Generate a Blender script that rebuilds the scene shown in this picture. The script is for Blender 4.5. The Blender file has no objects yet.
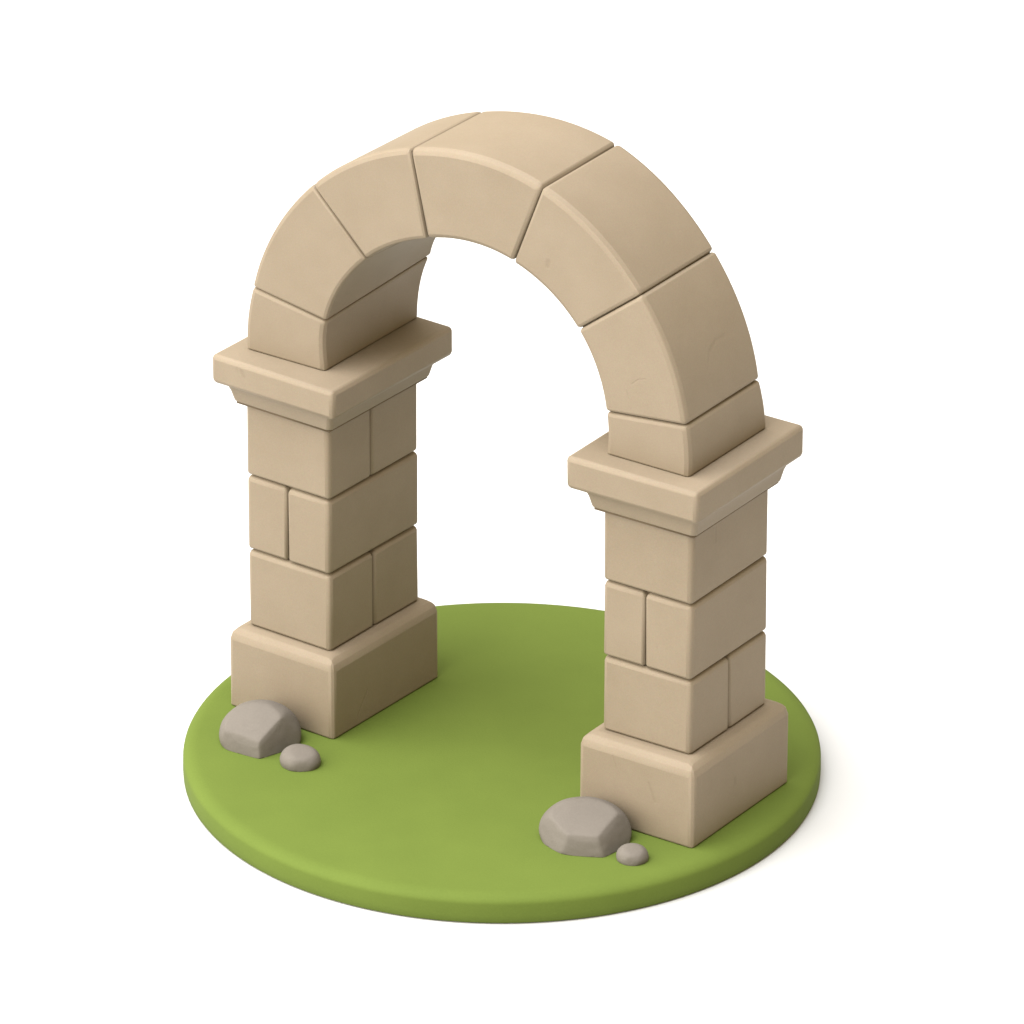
import bpy, bmesh, math, random
from mathutils import Vector, Matrix, noise

random.seed(4)
scene = bpy.context.scene
COL = scene.collection

# ------------------------------------------------------------------ helpers
def link(name, me, mat, parent=None, loc=(0, 0, 0), rotz=0.0):
    o = bpy.data.objects.new(name, me)
    COL.objects.link(o)
    o.location = loc
    o.rotation_euler = (0, 0, rotz)
    if mat:
        me.materials.append(mat)
    if parent:
        o.parent = parent
    for p in me.polygons:
        p.use_smooth = True
    return o

def tag(o, label=None, cat=None, group=None, kind=None):
    if label: o['label'] = label
    if cat: o['category'] = cat
    if group: o['group'] = group
    if kind: o['kind'] = kind

def weighted_bevel(o, width, segs=2, profile=0.5, limit='WEIGHT'):
    m = o.modifiers.new('bevel', 'BEVEL')
    m.limit_method = limit
    m.width = width
    m.segments = segs
    m.profile = profile
    m.harden_normals = True
    m.use_clamp_overlap = True
    m2 = o.modifiers.new('arris', 'BEVEL')     # the chamfer's own arrises are rubbed round
    m2.limit_method = 'ANGLE'
    m2.angle_limit = math.radians(26)
    m2.width = .013
    m2.segments = 2
    m2.harden_normals = True
    m2.use_clamp_overlap = True

def mesh_from(name, verts, faces, weights=None):
    """weights: function(vertex index a, vertex index b) -> bevel weight"""
    me = bpy.data.meshes.new(name)
    me.from_pydata([tuple(v) for v in verts], [], faces)
    me.update()
    bm = bmesh.new(); bm.from_mesh(me)
    bmesh.ops.recalc_face_normals(bm, faces=bm.faces)
    bm.to_mesh(me); bm.free()
    if weights:
        at = me.attributes.new('bevel_weight_edge', 'FLOAT', 'EDGE')
        for e in me.edges:
            at.data[e.index].value = weights(e.vertices[0], e.vertices[1])
    return me

# ------------------------------------------------------------------ materials
def nodes_of(mat):
    mat.use_nodes = True
    nt = mat.node_tree
    return nt, nt.nodes, nt.links, nt.nodes['Principled BSDF']

def math_node(nt, op, a, b=None, clamp=False):
    n = nt.nodes.new('ShaderNodeMath'); n.operation = op; n.use_clamp = clamp
    for i, v in enumerate((a, b)):
        if v is None: continue
        if isinstance(v, (int, float)): n.inputs[i].default_value = v
        else: nt.links.new(v, n.inputs[i])
    return n.outputs[0]

def vec_node(nt, op, a, b=None, scale=None):
    n = nt.nodes.new('ShaderNodeVectorMath'); n.operation = op
    for i, v in enumerate((a, b)):
        if v is None: continue
        if isinstance(v, (tuple, list)): n.inputs[i].default_value = v
        else: nt.links.new(v, n.inputs[i])
    if scale is not None:
        nt.links.new(scale, n.inputs['Scale'])
    return n

def segment_mask(nt, pos, A, B, r0, r1):
    """1 on the segment A-B fading to 0: a scratch or a dent cut in the stone"""
    A, B = Vector(A), Vector(B)
    d = B - A
    pa = vec_node(nt, 'SUBTRACT', pos, tuple(A)).outputs[0]
    h = vec_node(nt, 'DOT_PRODUCT', pa, tuple(d)).outputs['Value']
    h = math_node(nt, 'MULTIPLY', h, 1.0 / max(d.length_squared, 1e-9), clamp=True)
    dv = nt.nodes.new('ShaderNodeCombineXYZ')
    for i in range(3): dv.inputs[i].default_value = d[i]
    sc = vec_node(nt, 'SCALE', dv.outputs[0], None, h).outputs[0]
    rest = vec_node(nt, 'SUBTRACT', pa, sc).outputs[0]
    ln = vec_node(nt, 'LENGTH', rest).outputs['Value']
    m = nt.nodes.new('ShaderNodeMapRange')
    m.interpolation_type = 'SMOOTHSTEP'
    nt.links.new(ln, m.inputs['Value'])
    m.inputs['From Min'].default_value = r0
    m.inputs['From Max'].default_value = r1
    m.inputs['To Min'].default_value = 1.0
    m.inputs['To Max'].default_value = 0.0
    return m.outputs[0]

MARKS = [  # scratches and dents the stone shows: start, end, inner and outer radius, depth
    ((0.905, -.645, 5.49), (0.895, -.645, 5.445), .006, .038, 1.0),
    ((1.832, -.645, 4.500), (1.905, -.645, 4.565), .002, .014, .8),
    ((1.905, -.645, 4.565), (1.985, -.645, 4.590), .002, .012, .6),
    ((1.777, -.645, 4.425), (1.800, -.645, 4.345), .002, .012, .6),
    ((2.286, .20, 4.79), (2.285, .05, 4.79), .004, .030, .6),
    ((2.285, .05, 4.79), (2.302, -.08, 4.735), .004, .030, .7),
    ((2.302, -.08, 4.735), (2.333, -.17, 4.604), .004, .028, .5),
    ((2.158, -.812, .555), (2.227, -.812, .375), .003, .022, .7),
    ((1.753, -.812, .721), (1.799, -.812, .598), .002, .012, .5),
    ((2.6485, -.10, .44), (2.6485, -.09, .39), .004, .036, 1.0),
    ((2.4995, -.244, 3.07), (2.4995, -.242, 2.92), .002, .022, .7),
    ((-1.376, -.345, .33), (-1.382, -.50, .12), .002, .014, .9),
    ((-2.375, -.943, 3.64), (-2.35, -.946, 3.60), .006, .032, 1.0),
    ((-2.43, -.941, 3.66), (-2.42, -.942, 3.62), .004, .024, .6),
]

def stone_material():
    mat = bpy.data.materials.new('sandstone')
    nt, N, L, bsdf = nodes_of(mat)
    geo = N.new('ShaderNodeNewGeometry')
    pos = geo.outputs['Position']
    big = N.new('ShaderNodeTexNoise'); big.inputs['Scale'].default_value = 1.7
    big.inputs['Detail'].default_value = 4; big.inputs['Roughness'].default_value = .6
    L.new(pos, big.inputs['Vector'])
    fine = N.new('ShaderNodeTexNoise'); fine.inputs['Scale'].default_value = 65
    fine.inputs['Detail'].default_value = 3; fine.inputs['Roughness'].default_value = .7
    L.new(pos, fine.inputs['Vector'])
    ramp = N.new('ShaderNodeValToRGB')
    ramp.color_ramp.elements[0].position = .3
    ramp.color_ramp.elements[0].color = (.192, .1565, .112, 1)
    ramp.color_ramp.elements[1].position = .72
    ramp.color_ramp.elements[1].color = (.209, .1725, .126, 1)
    L.new(big.outputs['Fac'], ramp.inputs['Fac'])
    mixf = N.new('ShaderNodeMixRGB'); mixf.blend_type = 'MULTIPLY'
    mixf.inputs['Fac'].default_value = 1
    fr = N.new('ShaderNodeValToRGB')
    fr.color_ramp.elements[0].position = .3; fr.color_ramp.elements[0].color = (.955, .95, .94, 1)
    fr.color_ramp.elements[1].position = .7; fr.color_ramp.elements[1].color = (1.03, 1.03, 1.035, 1)
    L.new(fine.outputs['Fac'], fr.inputs['Fac'])
    L.new(ramp.outputs['Color'], mixf.inputs['Color1'])
    L.new(fr.outputs['Color'], mixf.inputs['Color2'])
    grain = N.new('ShaderNodeTexNoise'); grain.inputs['Scale'].default_value = 85
    grain.inputs['Detail'].default_value = 2
    L.new(pos, grain.inputs['Vector'])
    hue = N.new('ShaderNodeMixRGB'); hue.blend_type = 'SOFT_LIGHT'; hue.inputs['Fac'].default_value = .15
    L.new(mixf.outputs['Color'], hue.inputs['Color1']); L.new(grain.outputs['Color'], hue.inputs['Color2'])
    # dents and scratches
    total = None
    for A, B, r0, r1, dep in MARKS:
        m = math_node(nt, 'MULTIPLY', segment_mask(nt, pos, A, B, r0, r1), dep)
        total = m if total is None else math_node(nt, 'MAXIMUM', total, m)
    mark_tint = N.new('ShaderNodeMixRGB'); mark_tint.blend_type = 'MIX'
    L.new(math_node(nt, 'MULTIPLY', total, .16), mark_tint.inputs['Fac'])
    L.new(hue.outputs['Color'], mark_tint.inputs['Color1'])
    mark_tint.inputs['Color2'].default_value = (.09, .065, .04, 1)  # dents and scratches are mixed slightly towards dark brown
    L.new(mark_tint.outputs['Color'], bsdf.inputs['Base Color'])
    # relief
    h = math_node(nt, 'MULTIPLY', fine.outputs['Fac'], .22)
    h = math_node(nt, 'ADD', h, math_node(nt, 'MULTIPLY', big.outputs['Fac'], 1.5))
    h = math_node(nt, 'SUBTRACT', h, math_node(nt, 'MULTIPLY', total, .5))
    bump = N.new('ShaderNodeBump'); bump.inputs['Strength'].default_value = .35
    bump.inputs['Distance'].default_value = .012
    L.new(h, bump.inputs['Height'])
    L.new(bump.outputs['Normal'], bsdf.inputs['Normal'])
    bsdf.inputs['Roughness'].default_value = .62
    bsdf.inputs['Specular IOR Level'].default_value = .28
    return mat

def plain_material(name, c0, c1, scale, rough, spec, bump_d, fine_scale):
    mat = bpy.data.materials.new(name)
    nt, N, L, bsdf = nodes_of(mat)
    geo = N.new('ShaderNodeNewGeometry')
    n1 = N.new('ShaderNodeTexNoise'); n1.inputs['Scale'].default_value = scale
    n1.inputs['Detail'].default_value = 4
    L.new(geo.outputs['Position'], n1.inputs['Vector'])
    n2 = N.new('ShaderNodeTexNoise'); n2.inputs['Scale'].default_value = fine_scale
    n2.inputs['Detail'].default_value = 3
    L.new(geo.outputs['Position'], n2.inputs['Vector'])
    f = math_node(nt, 'ADD', math_node(nt, 'MULTIPLY', n1.outputs['Fac'], .55),
                  math_node(nt, 'MULTIPLY', n2.outputs['Fac'], .45))
    ramp = N.new('ShaderNodeValToRGB')
    ramp.color_ramp.elements[0].position = .3; ramp.color_ramp.elements[0].color = (*c0, 1)
    ramp.color_ramp.elements[1].position = .7; ramp.color_ramp.elements[1].color = (*c1, 1)
    L.new(f, ramp.inputs['Fac'])
    L.new(ramp.outputs['Color'], bsdf.inputs['Base Color'])
    bump = N.new('ShaderNodeBump'); bump.inputs['Strength'].default_value = .4
    bump.inputs['Distance'].default_value = bump_d
    L.new(f, bump.inputs['Height']); L.new(bump.outputs['Normal'], bsdf.inputs['Normal'])
    bsdf.inputs['Roughness'].default_value = rough
    bsdf.inputs['Specular IOR Level'].default_value = spec
    return mat

STONE = stone_material()
GRASS = plain_material('short_grass', (.082, .119, .0200), (.095, .136, .0238), 1.3, .8, .15, .006, 55)
ROCK = plain_material('grey_rock', (.119, .108, .096), (.138, .126, .111), 3.0, .72, .2, .006, 50)
FLOOR = bpy.data.materials.new('white_floor')
_nt, _N, _L, _b = nodes_of(FLOOR)
_b.inputs['Base Color'].default_value = (.49, .505, .52, 1)
_b.inputs['Roughness'].default_value = 1
_b.inputs['Specular IOR Level'].default_value = 0

# ------------------------------------------------------------------ setting
FZ = -.285                                     # the white floor the disc lies on
me = mesh_from('white_floor', [(-260, -260, FZ), (260, -260, FZ), (260, 260, FZ), (-260, 260, FZ)], [(0, 1, 2, 3)])
o = link('floor', me, FLOOR); tag(o, kind='structure')

# the grass disc: a lathe with a soft shoulder
def lathe(profile, n):
    verts, faces = [], []
    for r, z in profile:
        for k in range(n):
            a = 2 * math.pi * k / n
            verts.append((r * math.cos(a), r * math.sin(a), z))
    for i in range(len(profile) - 1):
        for k in range(n):
            k2 = (k + 1) % n
            faces.append((i * n + k, i * n + k2, (i + 1) * n + k2, (i + 1) * n + k))
    c0 = len(verts); verts.append((0, 0, profile[0][1]))
    c1 = len(verts); verts.append((0, 0, profile[-1][1]))
    b = (len(profile) - 1) * n
    for k in range(n):
        k2 = (k + 1) % n
        faces.append((c0, k2, k)); faces.append((c1, b + k, b + k2))
    return verts, faces
R0 = 3.035
prof = [(R0 * t, 0.0) for t in (.3, .6, .85, .93)]
sh = .15
for i in range(0, 9):
    a = math.pi / 2 * i / 8
    prof.append((R0 - sh + sh * math.sin(a), -.085 + .085 * math.cos(a)))
prof.append((R0 + .002, -.2))
for i in range(1, 5):
    a = math.pi / 2 * i / 4
    prof.append((R0 - .03 + .03 * math.cos(a), FZ + .034 - .03 * math.sin(a)))
prof.append((R0 * .5, FZ + .004))
v, f = lathe(prof, 192)
dd = Vector((-.566, .825, 0))                  # the disc is not quite round
v = [tuple(Vector(p) + dd * (Vector(p).dot(dd) * .027)) for p in v]
disc = link('grass_disc', mesh_from('grass_disc', v, f), GRASS, loc=(-.043, -.024, 0))
tag(disc, 'round green grass disc with a rounded rim carrying the stone arch', 'grass base')

# ------------------------------------------------------------------ the arch
arch = bpy.data.objects.new('stone_arch', None)
COL.objects.link(arch)
arch.empty_display_size = .5
tag(arch, 'beige sandstone arch on two block pillars standing on the green disc', 'stone arch')

def block(name, c, rot, x0, x1, y0, y1, z0, z1, top=.052, bottom=.03, vert=.05, jit=.004, segs=2, joints=()):
    """a dressed stone with rounded edges; x0..y1 are in the pillar's own frame"""
    cx, cy, cz = (x0 + x1) / 2, (y0 + y1) / 2, z0
    hx, hy, h = (x1 - x0) / 2, (y1 - y0) / 2, z1 - z0
    J = lambda: random.uniform(-jit, jit)
    vs = [(sx * hx + J(), sy * hy + J(), 0) for sx, sy in ((-1, -1), (1, -1), (1, 1), (-1, 1))]
    vs += [(sx * hx + J(), sy * hy + J(), h) for sx, sy in ((-1, -1), (1, -1), (1, 1), (-1, 1))]
    fs = [(0, 1, 2, 3), (4, 5, 6, 7), (0, 1, 5, 4), (1, 2, 6, 5), (2, 3, 7, 6), (3, 0, 4, 7)]
    wmax = max(top, bottom, vert)
    def wt(a, b):
        if a >= 4 and b >= 4: return top / wmax
        if a < 4 and b < 4: return bottom / wmax
        return (.028 if a % 4 in joints else vert) / wmax
    me = mesh_from(name, vs, fs, wt)
    off = Vector((cx, cy, 0)); off.rotate(Matrix.Rotation(rot, 3, 'Z'))
    o = link(name, me, STONE, arch, (c[0] + off.x, c[1] + off.y, cz), rot)
    weighted_bevel(o, wmax, segs)
    return o

G = .006                                       # half of a joint
PILLARS = {
 'L': dict(c=(-1.996, -.0197), r=-.0391, a=.497, b=.705, pa=.633, pb=.842, ca=.712, cb=.940,
           z=(.842, 1.651, 2.433, 3.145), cap=(3.412, 3.714), sx=(.008, .03), top_split=.47, mid=.49, low=.49),
 'R': dict(c=(2.0055, .0197), r=.0036, a=.494, b=.661, pa=.643, pb=.832, ca=.711, cb=.912,
           z=(.860, 1.634, 2.413, 3.105), cap=(3.384, 3.714), sx=(.035, .0), top_split=None, mid=.475, low=.50),
}
for key, P in PILLARS.items():
    c, r, a, b = P['c'], P['r'], P['a'], P['b']
    zp, z1, z2, z3 = P['z']
    block('plinth', c, r, -P['pa'], P['pa'], -P['pb'], P['pb'], 0.0, zp, top=.13, bottom=.024, vert=.055, jit=.003, segs=3)
    ys = -b + P['low'] * 2 * b                 # bottom course: split on the side face
    block('stone_block', c, r, -a, a, -b, ys - G, zp + .002, z1 - G, joints=(2, 3))
    block('stone_block', c, r, -a, a, ys + G, b, zp + .002, z1 - G, joints=(0, 1))
    xs = -a + P['mid'] * 2 * a                 # middle course: split on the front face
    block('stone_block', c, r, -a, xs - G, -b, b, z1 + G, z2 - G, joints=(1, 2))
    block('stone_block', c, r, xs + G, a, -b, b, z1 + G, z2 - G, joints=(0, 3))
    zt = z3 + .09
    if P['top_split']:
        yt = -b + P['top_split'] * 2 * b
        block('stone_block', c, r, -a, a, -b, yt - G, z2 + G, zt, joints=(2, 3))
        block('stone_block', c, r, -a, a, yt + G, b, z2 + G, zt, joints=(0, 1))
    else:
        block('stone_block', c, r, -a, a, -b, b, z2 + G, zt)
    # capital: a slab over a hollow moulding
    zc1, zc2 = P['cap']
    ca, cb = P['ca'], P['cb']
    slab = block('capital', c, r, -ca - P['sx'][0], ca + P['sx'][1], -cb, cb, zc1, zc2, top=.045, bottom=.05, vert=.05, jit=.004)
    zm = z3 + .058
    hm = zc1 - zm
    prof = [(.030, zm), (.080, zm + .012), (.086, zm + .03), (.094, zm + hm * .30), (.108, zm + hm * .58), (.130, zm + hm * .84), (.155, zc1 + .004)]
    vs, fs = [], []
    for e, z in prof:
        for sx, sy in ((-1, -1), (1, -1), (1, 1), (-1, 1)):
            vs.append((sx * (a + e), sy * (b + e), z - zc1))
    n = len(prof)
    for i in range(n - 1):
        for k in range(4):
            fs.append((i * 4 + k, i * 4 + (k + 1) % 4, i * 4 + 4 + (k + 1) % 4, i * 4 + 4 + k))
    fs.append((0, 1, 2, 3)); fs.append(tuple((n - 1) * 4 + k for k in range(4)))
    me = mesh_from('moulding', vs, fs, lambda i, j: 1.0 if (i % 4 == j % 4) else 0.0)
    mo = link('moulding', me, STONE, slab)
    mo.location = Vector((c[0], c[1], zc1)) - slab.location
    mo.location.rotate(Matrix.Rotation(-r, 3, 'Z'))
    weighted_bevel(mo, .04, 2)

# ---- the ring of voussoirs: joints (angle, radius) on extrados and intrados about the spring centre
ZS = 3.968
YF = -.6455
# each joint: extrados angle, radius; intrados angle, radius; y of the back face outside and inside;
# how much the rough back edge draws in, outside and inside
JOINTS = [
    (185.6, 2.562, 188.3, 1.645, .66, .86, .0, .02, 0),
    (170.6, 2.502, 170.6, 1.640, .62, .93, .0, .08, -5.5),
    (137.2, 2.398, 138.3, 1.542, .50, .76, .04, .07, 0),
    (106.0, 2.358, 108.1, 1.476, .54, .60, .03, .03, 0),
    (69.8, 2.396, 70.4, 1.497, .61, .58, .0, .0, 0),
    (37.0, 2.402, 36.8, 1.532, .60, .58, .0, .0, 0),
    (6.2, 2.445, 6.4, 1.545, .60, .58, .0, .0, 0),
    (-5.6, 2.475, -9.1, 1.560, .68, .66, .0, .0, 0),
]
def catmull(p0, p1, p2, p3, t):
    return .5 * ((2 * p1) + (-p0 + p2) * t + (2 * p0 - 5 * p1 + 4 * p2 - p3) * t * t + (-p0 + 3 * p1 - 3 * p2 + p3) * t ** 3)
def ring(s):
    """s from 0 to 7 along the ring -> the four corners of the section there"""
    i = min(int(s), 6); t = s - i
    out = []
    for q in range(9):
        g = [JOINTS[min(max(i + d, 0), 7)][q] for d in (-1, 0, 1, 2)]
        if q not in (1, 3): out.append(g[1] + (g[2] - g[1]) * t)
        else: out.append(catmull(*g, t))
    ao, ro, ai, ri, yo, yi, do, di, da = out
    def pt(a, r, y):
        a = math.radians(a)
        return Vector((r * math.cos(a), y, ZS + r * math.sin(a)))
    return [pt(ao, ro, YF), pt(ao, ro - do, yo), pt(ai + da, ri - di, yi), pt(ai, ri, YF)]
NAMES = ['springer', 'voussoir', 'voussoir', 'keystone', 'voussoir', 'voussoir', 'springer']
for i, nm in enumerate(NAMES):
    n = 8 if nm == 'springer' else 22
    g0 = 0.0 if i == 0 else .0045
    g1 = 0.0 if i == 6 else .0045
    rows = [ring(i + k / n) for k in range(n + 1)]
    for q in range(4):                         # each stone stops short of the joint
        rows[0][q] = rows[0][q] + (rows[1][q] - rows[0][q]).normalized() * g0
        rows[-1][q] = rows[-1][q] + (rows[-2][q] - rows[-1][q]).normalized() * g1
    jf = Vector((0, random.uniform(-.004, .004), 0))
    verts = []
    for a_, b_, c_, d_ in rows:
        verts += [tuple(a_ + jf), tuple(b_), tuple(c_), tuple(d_ + jf)]
    if i in (0, 6):                            # the springer sits flat on its capital
        e = 0 if i == 0 else n * 4
        zc = 3.716
        for q in range(4): verts[e + q] = (verts[e + q][0], verts[e + q][1], zc)
    cen = Vector((sum(v[0] for v in verts) / len(verts), sum(v[1] for v in verts) / len(verts), sum(v[2] for v in verts) / len(verts)))
    verts = [tuple(Vector(v) - cen) for v in verts]
    faces = [(0, 1, 2, 3), tuple(n * 4 + q for q in (3, 2, 1, 0))]
    for k in range(n):
        for q in range(4):
            faces.append((k * 4 + q, k * 4 + (q + 1) % 4, k * 4 + 4 + (q + 1) % 4, k * 4 + 4 + q))
    spring = nm == 'springer'
    W = {0: .066 if not spring else .055, 1: .05, 2: .035, 3: .05}   # edges along the ring: front outer, back outer, back inner, front inner
    wmax = .07
    def wt(u, v, n=n, i=i):
        if u // 4 == v // 4:
            k = u // 4
            if k == 0: return (.02 if i == 0 else .038) / wmax
            if k == n: return (.02 if i == 6 else .038) / wmax
            return 0.0
        return W[u % 4] / wmax
    o = link(nm, mesh_from(nm, verts, faces, wt), STONE, arch, cen)
    weighted_bevel(o, wmax)

# ---- mortar bed inside the joints
MORTAR = plain_material('mortar', (.10, .075, .05), (.13, .10, .065), 6, .9, .1, .004, 40)
for key, P in PILLARS.items():
    hx, hy, z = P['a'] - .07, P['b'] - .07, P['z'][3]
    vs = [(sx * hx, sy * hy, zz) for zz in (P['z'][0] - .1, z) for sx, sy in ((-1, -1), (1, -1), (1, 1), (-1, 1))]
    link('mortar', mesh_from('mortar', vs, [(0, 1, 2, 3), (4, 5, 6, 7), (0, 1, 5, 4), (1, 2, 6, 5), (2, 3, 7, 6), (3, 0, 4, 7)]),
         MORTAR, arch, (P['c'][0], P['c'][1], 0), P['r'])
for key, P in PILLARS.items():                 # the bed joint under each capital
    hx, hy, z = P['a'] + .056, P['b'] + .056, P['z'][3] + .058
    vs = [(sx * hx, sy * hy, zz) for zz in (z - .016, z + .004) for sx, sy in ((-1, -1), (1, -1), (1, 1), (-1, 1))]
    link('mortar', mesh_from('mortar', vs, [(0, 1, 2, 3), (4, 5, 6, 7), (0, 1, 5, 4), (1, 2, 6, 5), (2, 3, 7, 6), (3, 0, 4, 7)]),
         MORTAR, arch, (P['c'][0], P['c'][1], 0), P['r'])
vs, fs = [], []
M = 90
for k in range(M + 1):
    q4 = ring(.4 + 6.2 * k / M)
    mid = (q4[0] + q4[1] + q4[2] + q4[3]) / 4
    vs += [tuple(mid + (q - mid) * .92) for q in q4]
for k in range(M):
    for q in range(4):
        fs.append((k * 4 + q, k * 4 + (q + 1) % 4, k * 4 + 4 + (q + 1) % 4, k * 4 + 4 + q))
fs += [(0, 1, 2, 3), tuple(M * 4 + q for q in (3, 2, 1, 0))]
link('mortar', mesh_from('mortar', vs, fs), MORTAR, arch)

# ------------------------------------------------------------------ rocks
def rock(name, label, c, R, ry, rz, czf, planes, seed, soft=.03, rot=0.0):
    bm = bmesh.new()
    bmesh.ops.create_icosphere(bm, subdivisions=6, radius=1)
    cz = czf * rz
    off = Vector((seed * 3.1, seed * 1.7, seed * .9))
    for v in bm.verts:
        p = v.co.copy()
        p *= 1 + .05 * noise.noise(p * 1.1 + off)
        for nrm, dist in planes:               # facets worn flat, with softened ridges
            nv = Vector(nrm).normalized()
            h = p.dot(nv)
            x = (h - dist) / soft
            if x > -6:
                sp = soft * (x if x > 20 else math.log1p(math.exp(x)))
                p -= nv * (sp * .88)
        p *= 1 + .006 * noise.noise(p * 5 + off)
        q = Vector((p.x * R, p.y * ry, p.z * rz + cz))
        v.co = q
    # flat underside lying on the grass
    bmesh.ops.bisect_plane(bm, geom=bm.verts[:] + bm.edges[:] + bm.faces[:], plane_co=(0, 0, .001), plane_no=(0, 0, -1), clear_outer=True)
    edges = [e for e in bm.edges if e.is_boundary]
    bmesh.ops.contextual_create(bm, geom=edges)
    me = bpy.data.meshes.new(name); bm.to_mesh(me); bm.free()
    o = link(name, me, ROCK, None, (c[0], c[1], 0.0), rot)
    tag(o, label, 'rock', 'rocks at the foot of the pillars')
    return o

V_ = Vector((.51, -.745, .434))                # towards the viewer
RT = Vector((.825, .566, 0)); UP = Vector((-.245, .358, .901))
def dirn(x, y, t):                             # picks a facet direction in plain left/right/up terms
    return tuple((RT * x + UP * y + V_ * t))
rock('rock', 'large grey-brown faceted rock against the left pillar plinth', (-1.958, -1.295), .392, .385, .300, .3,
     [(dirn(-.25, .45, .85), .67), (dirn(-.5, -.25, .8), .775), (dirn(.6, -.2, .75), .69), (dirn(.85, .25, .45), .90)], 1.0, .021)
rock('rock', 'small round grey pebble beside the large rock near the left pillar', (-1.385, -1.446), .197, .192, .138, .25,
     [(dirn(.1, .75, .65), .82), (dirn(.1, -.3, .9), .93)], 2.0, .04)
rock('rock', 'widest grey faceted rock in front of the right pillar plinth', (1.714, -1.195), .445, .40, .290, .3,
     [(dirn(-.05, .6, .8), .65), (dirn(-.1, -.25, .9), .79), (dirn(.7, -.05, .65), .735), (dirn(-.75, -.05, .6), .84)], 3.0, .021)
rock('rock', 'smallest grey pebble lying right of the widest rock by the right pillar', (2.292, -1.28), .153, .149, .113, .25,
     [(dirn(.1, .75, .65), .84), (dirn(-.1, -.3, .9), .94)], 4.0, .04)

# ------------------------------------------------------------------ light
w = bpy.data.worlds.new('World'); scene.world = w; w.use_nodes = True
bg = w.node_tree.nodes['Background']
bg.inputs['Color'].default_value = (1.0, .80, .46, 1)
bg.inputs['Strength'].default_value = .86

def softbox(name, direction, dist, size, power, color):
    la = bpy.data.lights.new(name, 'AREA')
    la.shape = 'DISK'; la.size = size; la.energy = power; la.color = color
    lo = bpy.data.objects.new(name, la); COL.objects.link(lo)
    d = Vector(direction).normalized()
    lo.location = Vector((0, 0, 2)) + d * dist
    lo.rotation_euler = (-d).to_track_quat('-Z', 'Y').to_euler()

az, el = Vector((-.58, -.81, 0)).normalized(), math.radians(41)
softbox('key_softbox', (az.x * math.cos(el), az.y * math.cos(el), math.sin(el)), 134, 240, 745000, (1, .955, .90))
softbox('top_fill', (-.05, -.08, 1), 150, 160, 330000, (.96, 1, 1.12))  # added overhead fill lamp that lifts the shadows on the floor

# ------------------------------------------------------------------ camera
cam = bpy.data.cameras.new('camera'); co = bpy.data.objects.new('camera', cam); COL.objects.link(co)
co.location = (45.188847, -65.793867, 40.879341)
co.rotation_euler = (math.pi / 2 - .448770, 0, .601247)
cam.sensor_width = 36; cam.lens = 9420.9964 / 1024 * 36
cam.clip_start = 1; cam.clip_end = 1000
scene.camera = co

scene.view_settings.view_transform = 'Standard'
scene.view_settings.look = 'None'
scene.view_settings.exposure = 0
scene.view_settings.gamma = 1
scene.view_settings.use_curve_mapping = False
scene.cycles.use_denoising = True
scene.cycles.max_bounces = 8
